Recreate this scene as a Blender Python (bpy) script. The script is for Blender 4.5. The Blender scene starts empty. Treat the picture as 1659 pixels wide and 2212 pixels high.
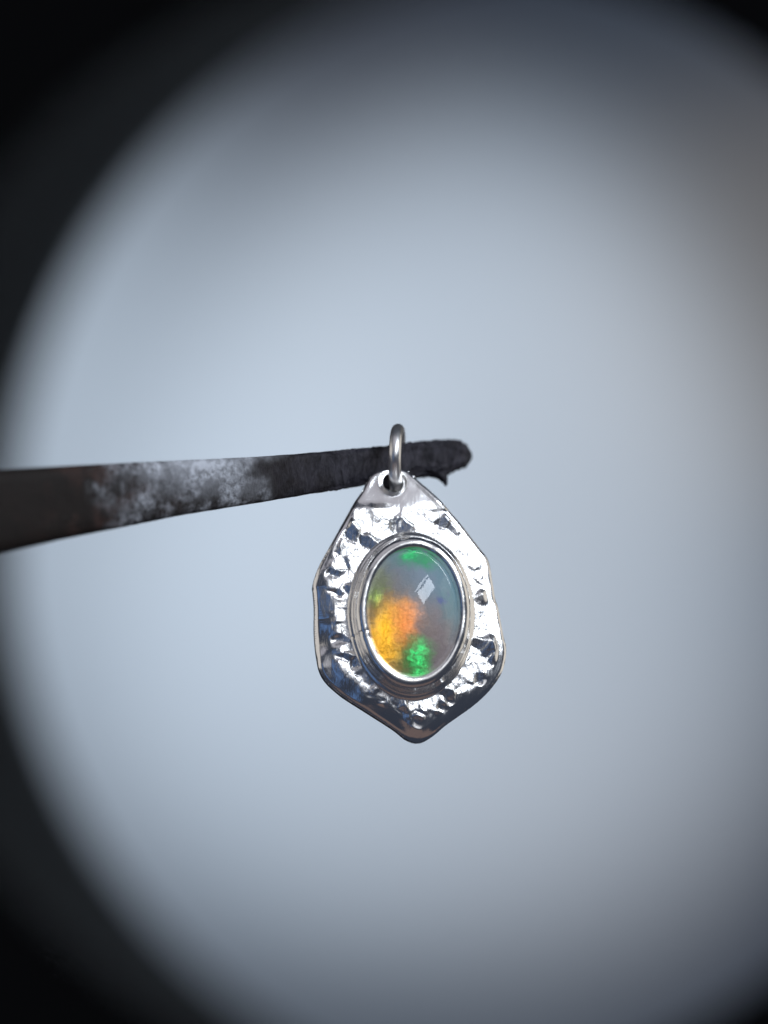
import bpy, bmesh, math
import numpy as np
from mathutils import Vector, Matrix, Euler

R = math.radians
scene = bpy.context.scene
C = scene.collection

# ------------------------------------------------------------------ camera
# 1 unit = 1 cm; the pendant is about 2 cm tall, seen from 20 cm through a magnifier
scene.unit_settings.scale_length = 0.01
CAM_D = 20.0
PX = 300.0                      # drawing units per cm in the traced outlines
CX, CY = 829.5, 1106.0
cam_d = bpy.data.cameras.new("camera")
cam = bpy.data.objects.new("camera", cam_d)
C.objects.link(cam)
cam.location = (0, -CAM_D, 0)
cam.rotation_euler = (R(90), 0, 0)
cam_d.sensor_width = 36
cam_d.sensor_fit = 'VERTICAL'
cam_d.sensor_height = 36
cam_d.lens = 36 * CAM_D / (2212 / PX)
cam_d.clip_start = 0.1
cam_d.clip_end = 500
cam_d.dof.use_dof = True
cam_d.dof.focus_distance = CAM_D - 0.10
cam_d.dof.aperture_fstop = 0.13
scene.camera = cam

# ------------------------------------------------------------------ world and lamps
world = bpy.data.worlds.new("World")
scene.world = world
world.use_nodes = True
bg = world.node_tree.nodes["Background"]
bg.inputs[0].default_value = (0.030, 0.037, 0.055, 1)
bg.inputs[1].default_value = 1.0

PEND = Vector((0.19, 0.0, -0.68))     # middle of the pendant, what the lamps point at


def area(name, az, el, dist, w, h, rad, col, roll=0.0):
    """rectangular lamp; az to the right and el upwards, seen from the pendant towards the camera"""
    d = Vector((math.sin(R(az)) * math.cos(R(el)), -math.cos(R(az)) * math.cos(R(el)), math.sin(R(el))))
    l = bpy.data.lights.new(name, 'AREA')
    l.shape = 'RECTANGLE'
    l.size, l.size_y = w, h
    l.energy = rad * w * h * math.pi
    l.color = col
    o = bpy.data.objects.new(name, l)
    C.objects.link(o)
    o.location = PEND + d * dist
    o.rotation_euler = ((-d).to_track_quat('-Z', 'Y') @ Euler((0, 0, R(roll))).to_quaternion()).to_euler()
    return o


def spot(name, loc, target, power, size, blend, col, radius=1.0):
    l = bpy.data.lights.new(name, 'SPOT')
    l.energy = power
    l.spot_size = R(size)
    l.spot_blend = blend
    l.color = col
    l.shadow_soft_size = radius
    o = bpy.data.objects.new(name, l)
    C.objects.link(o)
    o.location = loc
    o.rotation_euler = (Vector(target) - Vector(loc)).to_track_quat('-Z', 'Y').to_euler()
    return o


# window seen in the stone: a long pane and a narrow one beside it
def window(name, along, off, length, width, rad):
    c = Vector((0.52, -0.60, 0.585)).normalized()
    u = Vector((0.36, 0.46, 0.22))
    u = (u - c * u.dot(c)).normalized()
    v = c.cross(u)
    l = bpy.data.lights.new(name, 'AREA')
    l.shape = 'RECTANGLE'
    l.size, l.size_y = length, width
    l.energy = rad * length * width * math.pi
    l.color = (0.82, 0.90, 1.0)
    o = bpy.data.objects.new(name, l)
    C.objects.link(o)
    m = Matrix((u, v, c)).transposed().to_4x4()
    m.translation = PEND + c * 30 + u * along + v * off
    o.matrix_world = m
    return o


window("window_pane", 0.0, -0.8, 19.0, 8.0, 11.0)
window("window_side_pane", -0.5, 5.2, 21.0, 1.6, 9.0)
area("front_fill", 15, 22, 34, 15, 14, 0.42, (0.92, 0.95, 1.0))  # added fill in front so the plate reflects pale grey
area("front_fill_wide", 10, 18, 36, 29, 25, 0.34, (0.95, 0.95, 1.0))  # wider added fill, keeps the hammer lumps from reflecting black
area("top_fill", -12, 60, 34, 48, 25, 0.36, (0.95, 0.92, 1.0))  # unseen lamp added above for the grey on tab and ring
area("blue_left_fill", -30, -5, 34, 8, 27, 0.32, (0.20, 0.44, 1.0), 0)  # added blue lamp, gives the left border its blue reflection
area("warm_low_fill", 5, -66, 26, 40, 16, 0.11, (1.0, 0.62, 0.42))  # lamp added below in place of a bench, for brown reflections
area("left_fill", -86, 8, 22, 25, 22, 0.58, (1.0, 0.94, 0.87))  # added side lamp, lightens ring and bezel from the left
area("right_fill", 104, 8, 22, 20, 22, 0.70, (1.0, 0.93, 0.82))  # added counterpart on the right, also out of view
# unseen lamps added to throw the pale pool on the backdrop
spot("backdrop_lamp_left", (-33.00, 60.67, 13.73), (-23.00, 100.00, 4.60), 52500, 63.5, 1.0, (0.87, 0.945, 1.0), 3.0)
spot("backdrop_lamp_low_right", (33.33, 60.67, -34.87), (2.73, 100.00, -2.80), 29777, 38.3, 1.0, (1.0, 0.93, 0.89), 3.0)
spot("backdrop_lamp_top", (4.33, 60.67, 41.40), (3.40, 100.00, 0.60), 70000, 34.6, 1.0, (0.92, 0.965, 1.0), 3.0)
spot("backdrop_lamp_low_left", (-27.73, 60.67, -32.73), (2.53, 100.00, -2.80), 45777, 38.3, 1.0, (0.87, 0.945, 1.0), 3.0)
spot("backdrop_lamp_warm", (33.33, 60.67, 4.00), (18.00, 100.00, 8.67), 9777, 32, 1.0, (1.0, 0.72, 0.44), 3.0)

scene.view_settings.view_transform = 'Standard'
scene.view_settings.look = 'None'
scene.view_settings.exposure = 0.0
scene.view_settings.gamma = 1.0
scene.render.engine = 'CYCLES'
scene.render.resolution_x = 768
scene.render.resolution_y = 1024
scene.cycles.max_bounces = 8


# ------------------------------------------------------------------ helpers
def ray(px, py):
    return Vector(((px - CX) / PX, CAM_D, (CY - py) / PX))


def at(px, py, y):
    """point of the traced drawing at depth y"""
    d = ray(px, py)
    return Vector((0, -CAM_D, 0)) + d * ((CAM_D + y) / CAM_D)


def tag(o, label=None, cat=None, kind=None):
    if label:
        o['label'] = label
    if cat:
        o['category'] = cat
    if kind:
        o['kind'] = kind
    return o


def mesh_obj(name, verts, faces, mat, parent=None, smooth=True):
    me = bpy.data.meshes.new(name)
    me.from_pydata([tuple(v) for v in verts], [], [tuple(f) for f in faces])
    me.validate()
    bm = bmesh.new()
    bm.from_mesh(me)
    bmesh.ops.recalc_face_normals(bm, faces=bm.faces)
    bm.to_mesh(me)
    bm.free()
    if smooth:
        me.polygons.foreach_set('use_smooth', [True] * len(me.polygons))
    me.materials.append(mat)
    o = bpy.data.objects.new(name, me)
    C.objects.link(o)
    if parent:
        o.parent = parent
    return o


def hash2(ix, iy, s):
    v = np.sin(ix * 127.1 + iy * 311.7 + s * 74.7) * 43758.5453
    return v - np.floor(v)


def vnoise(x, y, s=0):
    x = np.asarray(x, float)
    y = np.asarray(y, float)
    ix, iy = np.floor(x), np.floor(y)
    fx, fy = x - ix, y - iy
    u = fx * fx * fx * (fx * (fx * 6 - 15) + 10)
    v = fy * fy * fy * (fy * (fy * 6 - 15) + 10)
    a = hash2(ix, iy, s); b = hash2(ix + 1, iy, s)
    c = hash2(ix, iy + 1, s); d = hash2(ix + 1, iy + 1, s)
    return (a * (1 - u) + b * u) * (1 - v) + (c * (1 - u) + d * u) * v - 0.5


def sstep(a, b, x):
    t = np.clip((x - a) / (b - a), 0, 1)
    return t * t * (3 - 2 * t)


def catmull(pts, n, closed=True):
    P = np.array(pts, float)
    N = len(P)
    out = []
    segs = N if closed else N - 1
    for i in range(segs):
        if closed:
            p0, p1, p2, p3 = P[(i - 1) % N], P[i], P[(i + 1) % N], P[(i + 2) % N]
        else:
            p0, p1, p2, p3 = P[max(i - 1, 0)], P[i], P[i + 1], P[min(i + 2, N - 1)]
        for k in range(n):
            t = k / n
            out.append(0.5 * ((2 * p1) + (-p0 + p2) * t + (2 * p0 - 5 * p1 + 4 * p2 - p3) * t * t
                              + (-p0 + 3 * p1 - 3 * p2 + p3) * t ** 3))
    if not closed:
        out.append(P[-1])
    return np.array(out)


# ------------------------------------------------------------------ materials
def new_mat(name):
    m = bpy.data.materials.new(name)
    m.use_nodes = True
    nt = m.node_tree
    b = nt.nodes["Principled BSDF"]
    return m, nt, b


def nd(nt, typ, **kw):
    n = nt.nodes.new(typ)
    for k, v in kw.items():
        setattr(n, k, v)
    return n


def ramp(nt, fac, stops):
    n = nt.nodes.new('ShaderNodeValToRGB')
    el = n.color_ramp.elements
    while len(el) < len(stops):
        el.new(0.5)
    for e, (p, c) in zip(el, stops):
        e.position = p
        e.color = (c, c, c, 1) if not isinstance(c, tuple) else (*c, 1)
    nt.links.new(fac, n.inputs[0])
    return n.outputs[0]


def math_n(nt, op, a, b=None):
    n = nt.nodes.new('ShaderNodeMath')
    n.operation = op
    for i, v in enumerate((a, b)):
        if v is None:
            continue
        if isinstance(v, (int, float)):
            n.inputs[i].default_value = v
        else:
            nt.links.new(v, n.inputs[i])
    return n.outputs[0]


def mixc(nt, fac, a, b):
    n = nt.nodes.new('ShaderNodeMix')
    n.data_type = 'RGBA'
    for s, v in ((n.inputs[0], fac), (n.inputs[6], a), (n.inputs[7], b)):
        if isinstance(v, (int, float)):
            s.default_value = v
        elif isinstance(v, tuple):
            s.default_value = (*v, 1)
        else:
            nt.links.new(v, s)
    return n.outputs[2]


def noise(nt, vec, scale, detail=3, rough=0.55, dist=0.0):
    n = nt.nodes.new('ShaderNodeTexNoise')
    n.inputs['Scale'].default_value = scale
    n.inputs['Detail'].default_value = detail
    n.inputs['Roughness'].default_value = rough
    n.inputs['Distortion'].default_value = dist
    if vec is not None:
        nt.links.new(vec, n.inputs['Vector'])
    return n.outputs['Fac']


def bump(nt, height, strength, dist, normal=None):
    n = nt.nodes.new('ShaderNodeBump')
    n.inputs['Strength'].default_value = strength
    n.inputs['Distance'].default_value = dist
    nt.links.new(height, n.inputs['Height'])
    if normal is not None:
        nt.links.new(normal, n.inputs['Normal'])
    return n.outputs[0]


def objvec(nt, scale=(1, 1, 1), rot=(0, 0, 0)):
    t = nt.nodes.new('ShaderNodeTexCoord')
    m = nt.nodes.new('ShaderNodeMapping')
    m.inputs['Scale'].default_value = scale
    m.inputs['Rotation'].default_value = rot
    nt.links.new(t.outputs['Object'], m.inputs[0])
    return m.outputs[0]


# hammered silver sheet: polished where it is smooth, satin with file scratches where it was hammered
M_PLATE, nt, b = new_mat("hammered_silver")
at_n = nd(nt, 'ShaderNodeAttribute', attribute_name='hammer')
hm = at_n.outputs['Fac']
b.inputs['Metallic'].default_value = 1
b.inputs['Base Color'].default_value = (0.93, 0.92, 0.91, 1)
scr = noise(nt, objvec(nt, (60, 20, 12), (0, R(12), 0)), 1.0, 4, 0.6, 0.3)
fine = noise(nt, objvec(nt), 38, 3, 0.6)
smud = noise(nt, objvec(nt), 5, 3, 0.6)
hgt = math_n(nt, 'ADD', math_n(nt, 'MULTIPLY', scr, 0.7), math_n(nt, 'MULTIPLY', fine, 0.55))
hgt = math_n(nt, 'MULTIPLY', hgt, math_n(nt, 'ADD', math_n(nt, 'MULTIPLY', hm, 0.78), 0.22))
nt.links.new(bump(nt, hgt, 1.0, 0.0055), b.inputs['Normal'])
ro = math_n(nt, 'ADD', math_n(nt, 'MULTIPLY', hm, 0.07), math_n(nt, 'MULTIPLY', smud, 0.26))
nt.links.new(math_n(nt, 'ADD', ro, 0.06), b.inputs['Roughness'])

# plain silver for bezel and ring: worn satin for the wall, brighter polish for the rubbed lip
def silver(name, r0, r1, bs):
    m, nt, b = new_mat(name)
    b.inputs['Metallic'].default_value = 1
    b.inputs['Base Color'].default_value = (0.92, 0.905, 0.885, 1)
    nv = noise(nt, objvec(nt), 9, 4, 0.6)
    nt.links.new(math_n(nt, 'ADD', math_n(nt, 'MULTIPLY', nv, r1), r0), b.inputs['Roughness'])
    nt.links.new(bump(nt, noise(nt, objvec(nt), 10, 3, 0.6), 0.4, bs), b.inputs['Normal'])
    return m


M_SATIN = silver("satin_silver", 0.14, 0.22, 0.006)
M_SILVER = silver("polished_silver", 0.10, 0.26, 0.008)
M_RING = silver("ring_silver", 0.24, 0.26, 0.005)

# ------------------------------------------------------------------ setting: backdrop and stand-in for the magnifier housing
M_BACK, nt, b = new_mat("pale_backdrop")
v = noise(nt, objvec(nt), 0.06, 2, 0.5)
nt.links.new(mixc(nt, v, (0.64, 0.715, 0.81), (0.69, 0.755, 0.835)), b.inputs['Base Color'])
b.inputs['Roughness'].default_value = 0.95
b.inputs['Specular IOR Level'].default_value = 0.1
n = 40
bv, bf = [], []
for j in range(n + 1):
    for i in range(n + 1):
        x, z = -90 + 180 * i / n, -90 + 180 * j / n
        bv.append((x, 100 + 0.15 * math.sin(x * 0.11) + 0.2 * math.cos(z * 0.09), z))
for j in range(n):
    for i in range(n):
        a = j * (n + 1) + i
        bf.append((a, a + 1, a + n + 2, a + n + 1))
back = mesh_obj("backdrop", bv, bf, M_BACK)
tag(back, "pale blue grey plain backdrop far behind the pendant, out of focus", kind="structure")

M_BLACK, nt, b = new_mat("matt_black_surround")
v = noise(nt, objvec(nt), 0.8, 4, 0.6)
nt.links.new(mixc(nt, v, (0.004, 0.0045, 0.005), (0.008, 0.008, 0.009)), b.inputs['Base Color'])
b.inputs['Roughness'].default_value = 0.85
b.inputs['Specular IOR Level'].default_value = 0.05
M_WALL, nt, b = new_mat("dark_grey_bore")
v = noise(nt, objvec(nt), 0.5, 4, 0.6)
nt.links.new(mixc(nt, v, (0.022, 0.023, 0.024), (0.032, 0.031, 0.030)), b.inputs['Base Color'])
b.inputs['Roughness'].default_value = 0.8
b.inputs['Specular IOR Level'].default_value = 0.1

Y1, Y2 = 33.3, 60.0           # near and far rim of the housing added behind the pendant


def circ(px, py, rpx, y, nseg=160):
    return [at(px + rpx * math.cos(2 * math.pi * k / nseg), py + rpx * math.sin(2 * math.pi * k / nseg), y)
            for k in range(nseg)]


def loft(rings, close_loop=False):
    vs, fs = [], []
    n = len(rings[0])
    for r in rings:
        vs += r
    m = len(rings)
    for j in range(m if close_loop else m - 1):
        j2 = (j + 1) % m
        for i in range(n):
            i2 = (i + 1) % n
            fs.append((j * n + i, j * n + i2, j2 * n + i2, j2 * n + i))
    return vs, fs


surround = bpy.data.objects.new("surround_stand_in", None)  # added tube that imitates the dark edge of the eyepiece
C.objects.link(surround)
tag(surround, "added black round stand-in for the dark magnifier housing framing the pale circular view, badly out of focus", "magnifier")
N1 = (940, 1130, 1215)
F1 = (1280, 1170, 1250)
vs, fs = loft([circ(*N1, Y1), circ(N1[0], N1[1], 1225, Y1 - 0.25), circ(N1[0], N1[1], 1260, Y1 - 0.4),
               circ(N1[0], N1[1], 4200, Y1 - 0.4), circ(N1[0], N1[1], 4200, Y1 + 0.8), circ(N1[0], N1[1], 1300, Y1 + 0.8)],
              True)
mesh_obj("front_flange", vs, fs, M_BLACK, surround)
rings = []
for k in range(9):
    t = k / 8
    q = [N1[i] * (1 - t) + F1[i] * t for i in range(3)]
    rings.append(circ(q[0], q[1], q[2] + 4, Y1 + 0.02 + (Y2 - Y1) * t))
for k in range(8, -1, -1):
    t = k / 8
    q = [N1[i] * (1 - t) + F1[i] * t for i in range(3)]
    rings.append(circ(q[0], q[1], q[2] + 30, Y1 + 0.02 + (Y2 - Y1) * t))
vs, fs = loft(rings, True)
mesh_obj("bore", vs, fs, M_WALL, surround)

# ------------------------------------------------------------------ the pendant
TIP = at(903, 1603, -0.17)
pend = bpy.data.objects.new("opal_pendant", None)
C.objects.link(pend)
pend.location = TIP
pend.rotation_euler = Euler((R(-10), 0, R(7)), 'XYZ')
tag(pend, "hammered silver drop pendant with an oval opal, hanging by its ring from the dark pick", "pendant")
MW = Matrix.Translation(TIP) @ pend.rotation_euler.to_matrix().to_4x4()
MI = MW.inverted()
CAM_L = MI @ Vector((0, -CAM_D, 0))


def loc2(px, py, h=0.0):
    """trace a drawing point onto the pendant's own plane (raised by h), in the pendant's coordinates"""
    d = (MI.to_3x3() @ ray(px, py))
    t = (-h - CAM_L.y) / d.y
    p = CAM_L + d * t
    return p.x, p.z


# outline, clockwise from the top of the tab (drawing units)
z1 = [(720, 404), (790, 412), (840, 450), (890, 500), (950, 557), (1030, 637), (1090, 702), (1160, 782), (1230, 872),
      (1300, 962), (1352, 1028), (1372, 1090), (1390, 1200), (1408, 1310)]
z2r = [(1425, 230), (1446, 350), (1466, 450), (1481, 510), (1476, 600), (1450, 690), (1400, 772), (1330, 852),
       (1250, 922), (1160, 987), (1060, 1058), (985, 1122), (925, 1160), (880, 1171), (838, 1164), (788, 1143),
       (720, 1092), (630, 1034), (530, 972), (430, 911), (330, 842), (240, 760), (192, 680), (174, 590), (165, 500),
       (157, 380), (158, 250), (149, 130)]
z1l = [(147, 1225), (170, 1142), (205, 1062), (255, 972), (300, 892), (350, 802), (400, 712), (440, 642), (488, 572),
       (520, 512), (556, 456), (600, 424), (660, 408)]
S = 1659 / 950
outl = [((1150 + x / S) / 1.8228, (1600 + y / S) / 1.8228) for x, y in z1]
outl += [((1150 + x / S) / 1.8228, (2250 + y / S) / 1.8228) for x, y in z2r]
outl += [((1150 + x / S) / 1.8228, (1600 + y / S) / 1.8228) for x, y in z1l]
OUT_PX = catmull(outl, 24)
OUT = np.array([loc2(*p) for p in OUT_PX])
CEN = np.array(loc2(884, 1335))
HOLE = np.array(loc2(853, 1037))
HOLE_R = 23.0 / PX

# resample the outline by angle about the centre
NT = 840
ang = np.arctan2(OUT[:, 1] - CEN[1], OUT[:, 0] - CEN[0])
rad = np.hypot(OUT[:, 0] - CEN[0], OUT[:, 1] - CEN[1])
o_ = np.argsort(ang)
th = np.linspace(-math.pi, math.pi, NT, endpoint=False)
rr = np.interp(th, np.concatenate([ang[o_] - 2 * math.pi, ang[o_], ang[o_] + 2 * math.pi]), np.tile(rad[o_], 3))
svals = np.concatenate([[0.0, 0.2, 0.35], np.linspace(0.42, 0.955, 112), np.linspace(0.96, 0.99, 9), [0.9935, 0.9965, 0.9985, 1.0]])
SS, TT = np.meshgrid(svals[1:], np.arange(NT), indexing='ij')
X = CEN[0] + SS * rr[TT] * np.cos(th[TT])
Z = CEN[1] + SS * rr[TT] * np.sin(th[TT])

# facets left by the hammer: (x, y, tilt right, tilt up) in drawing units / slopes
DK = (-0.42, -0.32)
D2 = (-0.32, -0.46)
fac = [
    (764, 1158, *DK), (786, 1168, *DK), (730, 1186, *DK), (750, 1213, *DK), (729, 1240, *DK), (857, 1124, *D2),
    (874, 1133, *DK), (959, 1124, *DK), (979, 1138, -0.25, -0.2), (733, 1279, *DK), (748, 1277, *DK), (749, 1420, *D2),
    (768, 1432, *DK), (747, 1380, *DK), (1031, 1296, *DK), (1033, 1386, *D2), (1052, 1408, *D2), (1062, 1428, *DK),
    (1068, 1450, *DK), (1040, 1457, *D2), (1055, 1470, *DK), (955, 1524, *D2), (968, 1508, *D2), (899, 1552, *D2),
    (868, 1534, *D2), (880, 1560, *D2), (940, 1545, *D2), (800, 1500, -0.2, -0.3), (815, 1530, *D2), (850, 1512, -0.25, -0.3),
    (774, 1455, -0.2, -0.3), (790, 1475, -0.25, -0.2), (905, 1537, *D2), (845, 1548, *D2), (975, 1535, *D2),
    # bright ones, roughly in the plane of the sheet
    (830, 1130, 0.03, 0.05), (800, 1140, 0.0, 0.04), (845, 1112, 0.0, 0.02), (890, 1112, 0.03, 0.0), (915, 1130, 0.04, -0.04),
    (940, 1108, 0.0, 0.04), (935, 1150, 0.05, 0), (750, 1188, 0, 0.03), (770, 1190, 0.03, 0), (712, 1207, 0.0, 0.06),
    (730, 1216, 0.05, 0), (765, 1215, 0.02, 0.02), (728, 1258, 0.04, 0), (745, 1250, 0, 0.03), (722, 1300, 0.05, 0.03),
    (745, 1300, 0.0, 0), (735, 1330, 0.04, 0.02), (740, 1355, 0, 0.05), (755, 1365, 0.0, 0), (750, 1402, 0.03, 0.02),
    (742, 1440, 0.05, 0.05), (765, 1470, 0.02, 0), (785, 1490, 0.05, 0.05), (781, 1512, 0.0, 0.05), (808, 1515, 0.05, 0),
    (838, 1524, 0.04, 0.03), (825, 1508, 0, 0), (895, 1524, 0.02, 0.05), (920, 1524, 0.05, 0.04), (935, 1520, 0, 0.04),
    (928, 1552, 0.06, 0.06), (990, 1478, 0.05, 0), (1005, 1490, 0.0, 0.04), (1000, 1510, 0.05, 0), (1028, 1500, 0.03, 0.06),
    (1020, 1420, 0.03, 0.04), (1028, 1436, 0.0, 0), (1046, 1440, 0.05, 0.04), (1055, 1452, 0.03, 0.04), (1018, 1455, 0, 0.03),
    (1030, 1340, 0.02, 0.0), (1028, 1365, 0.05, 0.03), (1040, 1320, 0.1, 0), (1018, 1310, 0.0, 0.0), (1020, 1260, 0.03, 0.05),
    (1035, 1240, 0.06, 0), (1010, 1230, 0.0, 0.05), (1000, 1200, 0.04, 0), (1020, 1210, 0.05, 0.08), (985, 1170, 0.02, 0.03),
    (965, 1155, 0.05, 0), (1000, 1175, 0.08, 0.05), (1012, 1285, 0.03, 0),
]
FP = np.array([loc2(a, c) for a, c, _, _ in fac])
FT = np.array([(t[2], t[3]) for t in fac])
rng = np.random.default_rng(7)
FT = FT + rng.normal(0, 0.045, FT.shape)
FPEN = np.where(np.arange(len(fac)) < 35, np.where(FP[:, 1] < loc2(890, 1500)[1], 0.002, 0.014), 0.0)      # the dark dents are the smaller ones


TILT = (0.065, 0.055)


def out_dist(x, z):
    P = OUT[::3]
    res = np.empty(x.shape)
    for i in range(x.shape[0]):
        d2 = (x[i][:, None] - P[None, :, 0]) ** 2 + (z[i][:, None] - P[None, :, 1]) ** 2
        res[i] = np.sqrt(d2.min(1))
    return res


def plate_height(x, z):
    u = (x - CEN[0])
    w = (z - CEN[1])
    phi = np.arctan2(w, u)                     # 0 right, pi/2 up
    do = out_dist(x, z)
    # how wide the smooth rolled border is round the sheet
    key = np.array([-180, -160, -140, -120, -100, -80, -60, -40, -20, 0, 20, 40, 60, 80, 100, 120, 140, 160, 180.])
    wid = np.array([56, 56, 50, 46, 56, 60, 46, 36, 36, 46, 36, 30, 22, 16, 16, 18, 26, 42, 56.]) / PX
    slp = np.array([.50, .52, .54, .54, .50, .46, .44, .20, .09, .09, .09, .10, .08, .08, .10, .16, .30, .44, .50])
    deg = np.degrees(phi)
    bw = np.interp(deg, key, wid) * (1 + 0.35 * vnoise(x * 6, z * 6, 3))
    bs = np.interp(deg, key, slp) * (1 + 0.5 * vnoise(x * 4, z * 4, 9))
    t = np.clip(1 - do / bw, 0, 1)
    h = -bs * bw * (t ** 1.45) / 1.45
    # the whole sheet is a little out of true
    tabz = loc2(860, 1096)[1]
    tab = sstep(-0.03, 0.06, z - tabz)
    h -= TILT[0] * u * (1 - tab) + TILT[1] * np.minimum(w, 0.72)
    # soft waves along the border
    h += 0.030 * sstep(0, 1, t) * vnoise(deg * 0.09, do * 4, 4) * np.where(np.abs(deg + 180 - 360 * (deg > 0)) < 110, 1, 0.4)
    # round-over at the very edge
    e = np.clip(1 - do / 0.030, 0, 1)
    h -= 0.032 * (1 - np.sqrt(np.clip(1 - e * e, 0, 1)))
    # the blunt bottom tip is filed back
    h -= 0.75 * np.exp(-((deg + 88) / 9.0) ** 2) * np.clip(0.085 - do, 0, 1)
    # tab at the top leans back and is smooth
    h -= np.where(z > tabz, (z - tabz), 0) * 0.27
    # hammer facets
    dd = (x[..., None] - FP[:, 0]) ** 2 + (z[..., None] - FP[:, 1]) ** 2
    wx = x + 0.022 * vnoise(x * 16, z * 16, 5)
    wz = z + 0.022 * vnoise(x * 16, z * 16, 6)
    dd = (wx[..., None] - FP[:, 0]) ** 2 + (wz[..., None] - FP[:, 1]) ** 2
    ds = np.sqrt(dd) + FPEN
    wgt = np.exp(-(ds - ds.min(-1, keepdims=True)) / 0.009)
    hv = FT[:, 0] * (x[..., None] - FP[:, 0]) * -1 + FT[:, 1] * (z[..., None] - FP[:, 1]) * -1
    hf = (wgt * hv).sum(-1) / wgt.sum(-1)
    ham = (1 - sstep(0.15, 0.55, t)) * (1 - tab)
    lump = 0.0036 * vnoise(x * 24, z * 24, 1) + 0.0026 * vnoise(x * 60, z * 40, 2)
    h += ham * hf + (0.15 + 0.85 * ham) * lump * (1 - tab)
    h += 0.0020 * (1 - ham) * vnoise(x * 12, z * 12, 8)
    # groove left round the foot of the bezel
    return h, ham


H = np.empty_like(X)
HAM = np.empty_like(X)
for i in range(X.shape[0]):
    H[i:i + 1], HAM[i:i + 1] = plate_height(X[i:i + 1], Z[i:i + 1])
# countersink round the hole
dh = np.hypot(X - HOLE[0], Z - HOLE[1])
H -= 0.008 * (1 - sstep(HOLE_R, HOLE_R + 0.035, dh))

NR = X.shape[0]
inside = dh < HOLE_R
# keep a quad unless all its corners lie in the hole; snap the rest to the hole's edge
fr = []
used = np.zeros(inside.shape, bool)
for j in range(NR - 1):
    for i in range(NT):
        i2 = (i + 1) % NT
        if inside[j, i] and inside[j, i2] and inside[j + 1, i2] and inside[j + 1, i]:
            continue
        fr.append((j * NT + i, j * NT + i2, (j + 1) * NT + i2, (j + 1) * NT + i))
k = np.where(inside, HOLE_R / np.maximum(dh, 1e-4), 1.0)
X = HOLE[0] + (X - HOLE[0]) * k
Z = HOLE[1] + (Z - HOLE[1]) * k
TH = 0.085
nv = NR * NT
edge_n = {}
for f in fr:
    for a, c in ((f[0], f[1]), (f[1], f[2]), (f[2], f[3]), (f[3], f[0])):
        edge_n[(a, c)] = 1
V = np.stack([X.ravel(), -H.ravel(), Z.ravel()], 1)
# the back follows the rolled border so the sheet keeps one thickness
VB = V.copy()
HB = -np.minimum(H, 0) * 0.8 + TH
VB[:, 1] = np.minimum(np.maximum(HB.ravel(), V[:, 1] + 0.03), V[:, 1] + TH + 0.03)
faces = list(fr) + [(f[3] + nv, f[2] + nv, f[1] + nv, f[0] + nv) for f in fr]
for (a, c) in edge_n:
    if (c, a) not in edge_n:
        faces.append((c, a, a + nv, c + nv))
# close the middle under the stone
verts = np.vstack([V, VB, [[CEN[0], 0, CEN[1]], [CEN[0], TH, CEN[1]]]])
for i in range(NT):
    i2 = (i + 1) % NT
    for f in ((i2, i, 2 * nv), (i + nv, i2 + nv, 2 * nv + 1)):
        faces.append(f)
faces = [f for f in faces if not (len(f) == 4 and f[0] < NT and f[1] < NT and f[2] >= nv and f[2] < nv + NT)]
plate = mesh_obj("plate", verts, faces, M_PLATE, pend)
att = plate.data.attributes.new('hammer', 'FLOAT', 'POINT')
hamv = np.concatenate([HAM.ravel(), HAM.ravel() * 0, [0, 0]])
if len(plate.data.vertices) == len(hamv):
    att.data.foreach_set('value', hamv)
plate['label'] = "hammered silver sheet with a smooth rolled border and a holed tab"

# ---- bezel and stone share an oval, slightly turned
BZ_H = 0.235
SC = np.array(loc2(893.5, 1321.5, BZ_H))
SA, SB, SROT = 101 / PX, 141 / PX, R(2.5)


def oval(off, n=300, cx=0.0, cz=0.0, wob=0.0, seed=0, ez=0.0):
    pts = []
    for i in range(n):
        t = 2 * math.pi * i / n
        # egg a little: fuller below
        a = (SA + off)
        bq = (SB + off + ez)
        x, z = a * math.cos(t), bq * math.sin(t)
        x *= 1 + 0.02 * math.sin(t)
        ww = 1 + wob * float(vnoise(np.array(math.cos(t) * 3 + 7), np.array(math.sin(t) * 3 + 7), seed))
        x, z = x * ww, z * ww
        pts.append((SC[0] + cx + x * math.cos(SROT) + z * math.sin(SROT), SC[1] + cz - x * math.sin(SROT) + z * math.cos(SROT)))
    return pts


SEAM_T = math.pi + math.atan2(44 / 141, 1) * 1.02


def oval_lathe(name, prof, mat, parent, wob=0.006):
    rings = []
    for k, (off, h) in enumerate(prof):
        low = 1 - h / BZ_H
        o = oval(off, wob=wob, seed=11, cx=0.014 * low, cz=0.004 * low, ez=0.016 * low)
        ring = []
        for i, (x, z) in enumerate(o):
            t = 2 * math.pi * i / len(o)
            dh_ = 0.010 * float(vnoise(np.array(math.cos(t) * 4 + 3), np.array(math.sin(t) * 4 + 3), 21))
            seam = math.exp(-((t - SEAM_T) / 0.014) ** 2) * (1 if h > 0.03 else 0)      # solder seam
            q = 1 - 0.010 * seam
            ring.append(Vector((SC[0] + (x - SC[0]) * q, -(h + dh_ * (1 if h > 0.02 else 0) - 0.004 * seam - low * (TILT[0] * (x - CEN[0]) + TILT[1] * (z - CEN[1]))), SC[1] + (z - SC[1]) * q)))
        rings.append(ring)
    vs, fs = loft(rings, True)
    return mesh_obj(name, vs, fs, mat, parent)


def smooth_prof(p, n=5, closed=True):
    return [tuple(q) for q in catmull(p, n, closed)]


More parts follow.
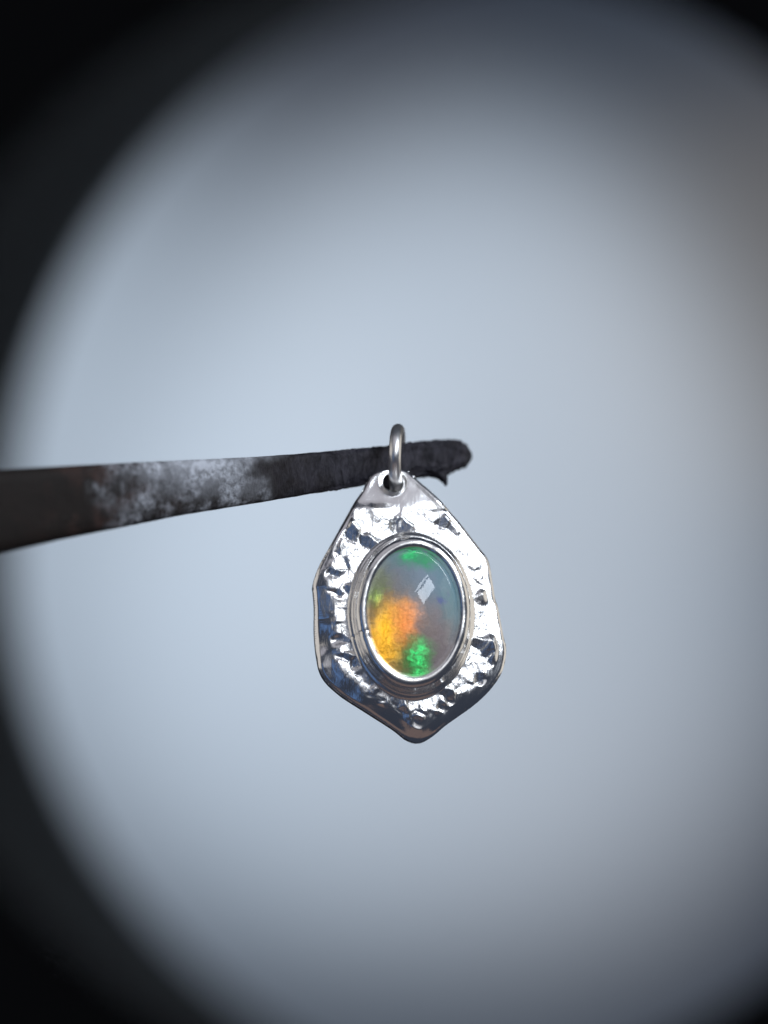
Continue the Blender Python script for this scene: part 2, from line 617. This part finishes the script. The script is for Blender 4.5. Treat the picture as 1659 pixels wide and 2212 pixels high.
wall = smooth_prof([(0.045, -0.03), (0.120, -0.05), (0.130, 0.020), (0.119, 0.042), (0.094, 0.062),
                    (0.080, 0.100), (0.074, 0.145), (0.062, 0.175), (0.045, 0.185), (0.030, 0.12)])
bezel = oval_lathe("bezel", wall, M_SATIN, pend, 0.014)
lip = smooth_prof([(-0.020, 0.200), (-0.019, 0.226), (0.004, 0.246), (0.028, 0.250), (0.054, 0.238), (0.071, 0.212),
                   (0.066, 0.180), (0.020, 0.17)])
oval_lathe("bezel_lip", lip, M_SILVER, bezel, 0.014)

# ---- the opal
M_OPAL, nt, b = new_mat("opal")
tc = nt.nodes.new('ShaderNodeTexCoord')
P0 = tc.outputs['Object']
wn = nt.nodes.new('ShaderNodeTexNoise')
wn.inputs['Scale'].default_value = 5.5
wn.inputs['Detail'].default_value = 8
wn.inputs['Roughness'].default_value = 0.68
nt.links.new(P0, wn.inputs['Vector'])
sub = nd(nt, 'ShaderNodeVectorMath', operation='SUBTRACT')
nt.links.new(wn.outputs['Color'], sub.inputs[0])
sub.inputs[1].default_value = (0.5, 0.5, 0.5)
scl = nd(nt, 'ShaderNodeVectorMath', operation='SCALE')
nt.links.new(sub.outputs[0], scl.inputs[0])
scl.inputs['Scale'].default_value = 0.26
addv = nd(nt, 'ShaderNodeVectorMath', operation='ADD')
nt.links.new(P0, addv.inputs[0])
nt.links.new(scl.outputs[0], addv.inputs[1])
WP = addv.outputs[0]


def blob(px, py, rx, ry, soft=0.6, rot=0.0):
    """soft warped spot of colour inside the stone at a drawing position"""
    x, z = loc2(px, py, BZ_H + 0.08)
    mp = nt.nodes.new('ShaderNodeMapping')
    mp.vector_type = 'TEXTURE'
    mp.inputs['Location'].default_value = (x, -(BZ_H + 0.05), z)
    mp.inputs['Rotation'].default_value = (0, R(rot), 0)
    mp.inputs['Scale'].default_value = (rx / PX, 10, ry / PX)
    nt.links.new(WP, mp.inputs[0])
    ln = nd(nt, 'ShaderNodeVectorMath', operation='LENGTH')
    nt.links.new(mp.outputs[0], ln.inputs[0])
    r = nt.nodes.new('ShaderNodeMapRange')
    r.interpolation_type = 'SMOOTHSTEP'
    r.inputs['From Min'].default_value = 1.0 + soft * 0.8
    r.inputs['From Max'].default_value = 1.0 - soft
    nt.links.new(ln.outputs['Value'], r.inputs['Value'])
    return r.outputs[0]


streak = noise(nt, objvec(nt, (14, 10, 34), (0, R(14), 0)), 1.0, 5, 0.7, 1.2)
cloud = noise(nt, WP, 6, 4, 0.6)
base = mixc(nt, cloud, (0.18, 0.29, 0.34), (0.33, 0.35, 0.43))
LAY = [  # colour, blob, strength
    ((0.42, 0.31, 0.28), blob(950, 1385, 60, 80), 0.75),
    ((0.15, 0.36, 0.37), blob(985, 1290, 30, 75, 0.9), 0.5),
    ((0.16, 0.36, 0.40), blob(960, 1240, 40, 45, 0.9), 0.3),
    ((0.52, 0.36, 0.22), blob(835, 1370, 75, 110, 0.8), 0.9),
    ((0.38, 0.42, 0.22), blob(815, 1265, 28, 70, 0.9), 0.8),
    ((0.45, 0.66, 0.12), blob(818, 1285, 16, 20, 0.9), 0.8),
    ((0.95, 0.46, 0.14), blob(850, 1320, 36, 30, 0.9), 0.65),
    ((1.00, 0.50, 0.03), blob(830, 1360, 46, 56, 0.9), 1.0),
    ((1.00, 0.30, 0.07), blob(874, 1345, 30, 38, 0.9), 0.9),
    ((1.00, 0.46, 0.03), blob(834, 1404, 30, 54, 0.9, -25), 0.95),
    ((0.34, 0.42, 0.12), blob(893, 1428, 38, 34, 0.8), 0.85),
    ((0.04, 0.85, 0.20), blob(903, 1412, 28, 30, 0.9), 1.0),
    ((0.05, 0.80, 0.18), blob(905, 1438, 26, 16, 0.9), 0.9),
    ((0.07, 0.42, 0.20), blob(908, 1207, 46, 20, 0.95), 0.75),
    ((0.02, 0.62, 0.14), blob(891, 1197, 16, 13, 0.95), 0.85),
    ((0.05, 0.50, 0.16), blob(925, 1205, 16, 9, 0.95), 0.7),
    ((0.14, 0.16, 0.46), blob(957, 1298, 10, 9, 0.9), 0.6),
]
fleck = ramp(nt, noise(nt, objvec(nt, (20, 10, 30), (0, R(20), 0)), 1.0, 4, 0.7, 0.8), [(0.34, 0.45), (0.58, 1.0)])
col = base
flash = None
for i, (c_, bl, st) in enumerate(LAY):
    m_ = math_n(nt, 'MULTIPLY', bl, st)
    if c_[1] > 0.48 and c_[0] < 0.3:          # the green flashes break up into flecks
        m_ = math_n(nt, 'MULTIPLY', m_, fleck)
    col = mixc(nt, m_, col, c_)
    if max(c_) > 0.57:
        flash = m_ if flash is None else math_n(nt, 'MAXIMUM', flash, m_)
vor = nt.nodes.new('ShaderNodeTexVoronoi')
vor.inputs['Scale'].default_value = 1.0
vmap = nt.nodes.new('ShaderNodeMapping')
vmap.inputs['Scale'].default_value = (26, 12, 44)
vmap.inputs['Rotation'].default_value = (0, R(18), 0)
nt.links.new(WP, vmap.inputs[0])
nt.links.new(vmap.outputs[0], vor.inputs['Vector'])
vs_ = nt.nodes.new('ShaderNodeSeparateColor')
nt.links.new(vor.outputs['Color'], vs_.inputs[0])
flake = ramp(nt, vs_.outputs[0], [(0.0, 0.72), (1.0, 1.0)])
streak = math_n(nt, 'MULTIPLY', streak, flake)
mod = ramp(nt, streak, [(0.24, 0.68), (0.50, 1.0)])
mm = nt.nodes.new('ShaderNodeMix')
mm.data_type = 'RGBA'
mm.blend_type = 'MULTIPLY'
nt.links.new(math_n(nt, 'ADD', math_n(nt, 'MULTIPLY', flash, 0.8), 0.1), mm.inputs[0])
nt.links.new(col, mm.inputs[6])
nt.links.new(mod, mm.inputs[7])
nt.links.new(mm.outputs[2], b.inputs['Base Color'])
nt.links.new(math_n(nt, 'MULTIPLY', flash, 0.85), b.inputs['Metallic'])
# the flashes are flat diffracting layers inside the stone: they do not follow the dome
geo = nt.nodes.new('ShaderNodeNewGeometry')
nmix = nt.nodes.new('ShaderNodeMix')
nmix.data_type = 'VECTOR'
nt.links.new(flash, nmix.inputs[0])
nt.links.new(geo.outputs['Normal'], nmix.inputs[4])
nmix.inputs[5].default_value = (0.292, -0.899, 0.329)
nrm = nd(nt, 'ShaderNodeVectorMath', operation='NORMALIZE')
nt.links.new(nmix.outputs[1], nrm.inputs[0])
nt.links.new(bump(nt, noise(nt, WP, 16, 4, 0.6), 0.5, 0.02, nrm.outputs[0]), b.inputs['Normal'])
nt.links.new(bump(nt, noise(nt, objvec(nt), 9, 3, 0.5), 0.2, 0.010), b.inputs['Coat Normal'])
b.inputs['Roughness'].default_value = 0.35
b.inputs['Specular IOR Level'].default_value = 0.2
b.inputs['Coat Weight'].default_value = 1.0
b.inputs['Coat Roughness'].default_value = 0.015
b.inputs['Coat IOR'].default_value = 1.45
DOME = 0.17
rings = []
NS = 200
for k in range(31):
    s = 1.0 - k / 31
    hh = BZ_H - 0.035 + DOME * (1 - s ** 2.3)
    o = oval(0.006, NS, wob=0.004, seed=11)
    rings.append([Vector((SC[0] + (x - SC[0]) * s, -hh, SC[1] + (z - SC[1]) * s)) for x, z in o])
rings.insert(0, [Vector((v_.x, -0.03, v_.z)) for v_ in rings[0]])
vs, fs = loft(rings)
vs.append(Vector((SC[0], -(BZ_H - 0.035 + DOME), SC[1])))
last = (len(rings) - 1) * NS
for i in range(NS):
    fs.append((last + i, last + (i + 1) % NS, len(vs) - 1))
stone = mesh_obj("opal_stone", vs, fs, M_OPAL, pend)
stone['label'] = "oval domed opal with orange and green flashes in milky grey blue"

# ---- the jump ring, a slightly oval closed wire through the hole and round the pick
rp = [(0.02, 1040), (-0.13, 1022), (-0.215, 985), (-0.15, 945), (0.02, 929), (0.20, 938), (0.31, 985), (0.33, 1040),
      (0.26, 1078), (0.15, 1080), (0.08, 1060)]
cl = []
HOLE_Y = (MW @ Vector((HOLE[0], 0.10, HOLE[1]))).y
for (y, py) in rp:
    p = at(854.5 + (1000 - py) * 0.035, py, HOLE_Y + y)
    p.x += 0.06 * (y + 0.1)
    cl.append(p)
cl = [Vector(q) for q in catmull([tuple(p) for p in cl], 14)]
rings = []
WR = 0.0455
n = len(cl)
for i, p in enumerate(cl):
    tg = (cl[(i + 1) % n] - cl[i - 1]).normalized()
    e1 = Vector((1, 0, 0))
    e1 = (e1 - tg * e1.dot(tg)).normalized()
    e2 = tg.cross(e1)
    rings.append([MI @ (p + (e1 * math.cos(2 * math.pi * k / 28) + e2 * math.sin(2 * math.pi * k / 28)) * WR * (0.90 if i == 48 else 1)) for k in range(28)])
vs, fs = loft(rings, True)
mesh_obj("jump_ring", vs, fs, M_RING, pend)

# ------------------------------------------------------------------ the pick that carries it
M_PICK, nt, b = new_mat("scorched_steel")
tc = nt.nodes.new('ShaderNodeTexCoord')
sx = nt.nodes.new('ShaderNodeSeparateXYZ')
nt.links.new(tc.outputs['Object'], sx.inputs[0])
xo = sx.outputs['X']


def xw(px):
    u = max((855 - px) / 855, 0)
    return (px - CX) / PX * (CAM_D + HOLE_Y + 0.215 - 1.8 * u) / CAM_D - PICK0.x


PICK0 = at(855, 1003, HOLE_Y + 0.215)
wob = math_n(nt, 'MULTIPLY', math_n(nt, 'SUBTRACT', noise(nt, objvec(nt), 3.5, 4, 0.6), 0.5), 0.9)
xn = math_n(nt, 'ADD', xo, wob)


def band(a, b_, soft):
    r1 = nt.nodes.new('ShaderNodeMapRange'); r1.interpolation_type = 'SMOOTHSTEP'
    r1.inputs['From Min'].default_value = a - soft; r1.inputs['From Max'].default_value = a + soft
    nt.links.new(xn, r1.inputs['Value'])
    if b_ is None:
        return r1.outputs[0]
    r2 = nt.nodes.new('ShaderNodeMapRange'); r2.interpolation_type = 'SMOOTHSTEP'
    r2.inputs['From Min'].default_value = b_ + soft; r2.inputs['From Max'].default_value = b_ - soft
    nt.links.new(xn, r2.inputs['Value'])
    return math_n(nt, 'MULTIPLY', r1.outputs[0], r2.outputs[0])


brown = mixc(nt, noise(nt, objvec(nt), 4, 4, 0.6), (0.010, 0.008, 0.0075), (0.022, 0.016, 0.014))
soot = mixc(nt, ramp(nt, noise(nt, objvec(nt, (9, 6, 4)), 2.2, 6, 0.75, 0.8), [(0.36, 0.0), (0.68, 1.0)]), (0.006, 0.006, 0.010), (0.070, 0.066, 0.082))
c1 = mixc(nt, band(xw(640), None, 0.35), brown, soot)
grain = noise(nt, objvec(nt), 22, 6, 0.75, 0.4)
gmask = ramp(nt, grain, [(0.38, 0.0), (0.62, 1.0)])
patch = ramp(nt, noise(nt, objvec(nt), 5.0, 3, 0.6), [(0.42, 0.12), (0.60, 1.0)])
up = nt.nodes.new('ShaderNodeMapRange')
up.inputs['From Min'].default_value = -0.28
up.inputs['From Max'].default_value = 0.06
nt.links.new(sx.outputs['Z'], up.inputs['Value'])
top_glare = math_n(nt, 'MULTIPLY', up.outputs[0], band(xw(360), xw(540), 0.3))  # glare on the upper edge, painted in as pale colour
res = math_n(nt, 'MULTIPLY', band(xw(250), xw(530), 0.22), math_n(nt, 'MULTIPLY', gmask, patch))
res = math_n(nt, 'MINIMUM', math_n(nt, 'ADD', res, math_n(nt, 'MULTIPLY', top_glare, 0.75)), 1.0)  # residue and the painted glare share one mask
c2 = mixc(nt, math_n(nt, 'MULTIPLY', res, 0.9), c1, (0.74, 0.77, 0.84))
rust = math_n(nt, 'MULTIPLY', band(xw(90), xw(330), 0.3), ramp(nt, noise(nt, objvec(nt), 6, 4, 0.6), [(0.5, 0.0), (0.75, 0.5)]))
c3 = mixc(nt, rust, c2, (0.11, 0.055, 0.045))
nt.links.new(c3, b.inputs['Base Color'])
b.inputs['Roughness'].default_value = 0.402
b.inputs['Specular IOR Level'].default_value = 0.2
hb = math_n(nt, 'ADD', math_n(nt, 'MULTIPLY', res, 0.6), noise(nt, objvec(nt, (30, 12, 9)), 2.0, 5, 0.7))
nt.links.new(bump(nt, hb, 0.8, 0.02), b.inputs['Normal'])

pick = bpy.data.objects.new("metal_pick", None)
C.objects.link(pick)
pick.location = PICK0
tag(pick, "dark tapering metal pick with whitish residue and sooty blunt tip, carrying the pendant", "pick")

top = [(-260, 1036), (0, 1020), (200, 1007), (350, 998), (540, 988), (640, 981), (700, 975), (760, 970), (820, 964), (860, 960),
       (900, 956), (940, 952), (975, 952), (995, 956), (1008, 964), (1017, 978)]
bot = [(-260, 1250), (0, 1190), (130, 1162), (400, 1110), (550, 1087), (640, 1072), (700, 1062), (760, 1052), (812, 1043), (838, 1060), (868, 1058), (888, 1029),
       (900, 1026), (940, 1026), (965, 1025), (990, 1016), (1008, 1005), (1017, 990)]
top = np.array(top, float)
bot = np.array(bot, float)


def pick_mesh(name, x0, x1, nx, rough):
    xs = np.linspace(x0, x1, nx)
    rings = []
    NSG = 72
    for x in xs:
        zt = np.interp(x, top[:, 0], top[:, 1])
        zb = np.interp(x, bot[:, 0], bot[:, 1])
        zm, hz = (zt + zb) / 2, (zb - zt) / 2 / PX
        u = (855 - x) / 855
        yc = HOLE_Y + 0.215 - 1.8 * u
        hy = 0.055 + 0.06 * max(u, 0)
        if x > 990:
            hy *= max(0.25, 1 - ((x - 990) / 29) ** 2 * 0.8)
        ring = []
        for k in range(NSG):
            a = 2 * math.pi * k / NSG
            ca, sa = math.cos(a), math.sin(a)
            e = 0.55
            yy = math.copysign(abs(ca) ** e, ca) * hy
            zz = math.copysign(abs(sa) ** e, sa) * hz
            rg = rough * (0.35 * float(sstep(600, 760, x)) + 0.65 * float(sstep(800, 930, x))) + 0.0015
            nx_ = x / PX
            dn = rg * (1.3 * float(vnoise(np.array(nx_ * 9), np.array(k * 0.28), 31)) + 0.9 * float(vnoise(np.array(nx_ * 26), np.array(k * 0.7), 32))
                       + 0.5 * float(vnoise(np.array(nx_ * 60), np.array(k * 1.4), 33)))
            # keep the wrapped seam together
            if k > NSG - 8:
                dn *= (NSG - k) / 8
            if k < 8:
                dn *= k / 8
            f = 1 + dn / max(hz, 0.05)
            c = at(x, zm, yc)
            ring.append(Vector((c.x + dn * 0.4, yc + yy * (1 + (f - 1) * 0.35), c.z + zz * f)) - PICK0)
        rings.append(ring)
    vs, fs = loft(rings)
    if x1 > 1000:
        fs.append(tuple(range((nx - 1) * NSG, nx * NSG)))
    return mesh_obj(name, vs, fs, M_PICK, pick)


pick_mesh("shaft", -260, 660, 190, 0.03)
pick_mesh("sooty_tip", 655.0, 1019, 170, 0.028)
# the little barb of burnt crust hanging below the tip
bp = [(938, 1018, 0.075), (950, 1028, 0.055), (958, 1036, 0.032), (962, 1043, 0.018), (963, 1050, 0.006)]
rings = []
for (x, y, r) in bp:
    c = at(x, y, HOLE_Y + 0.36) - PICK0
    rings.append([c + Vector((math.cos(a) * r, math.sin(a) * r * 0.7, 0.25 * r * math.sin(3 * a + x))) for a in
                  [2 * math.pi * k / 14 for k in range(14)]])
vs, fs = loft(rings)
fs.append(tuple(range(14)))
fs.append(tuple(range(len(vs) - 14, len(vs))))
mesh_obj("burnt_barb", vs, fs, M_PICK, pick)
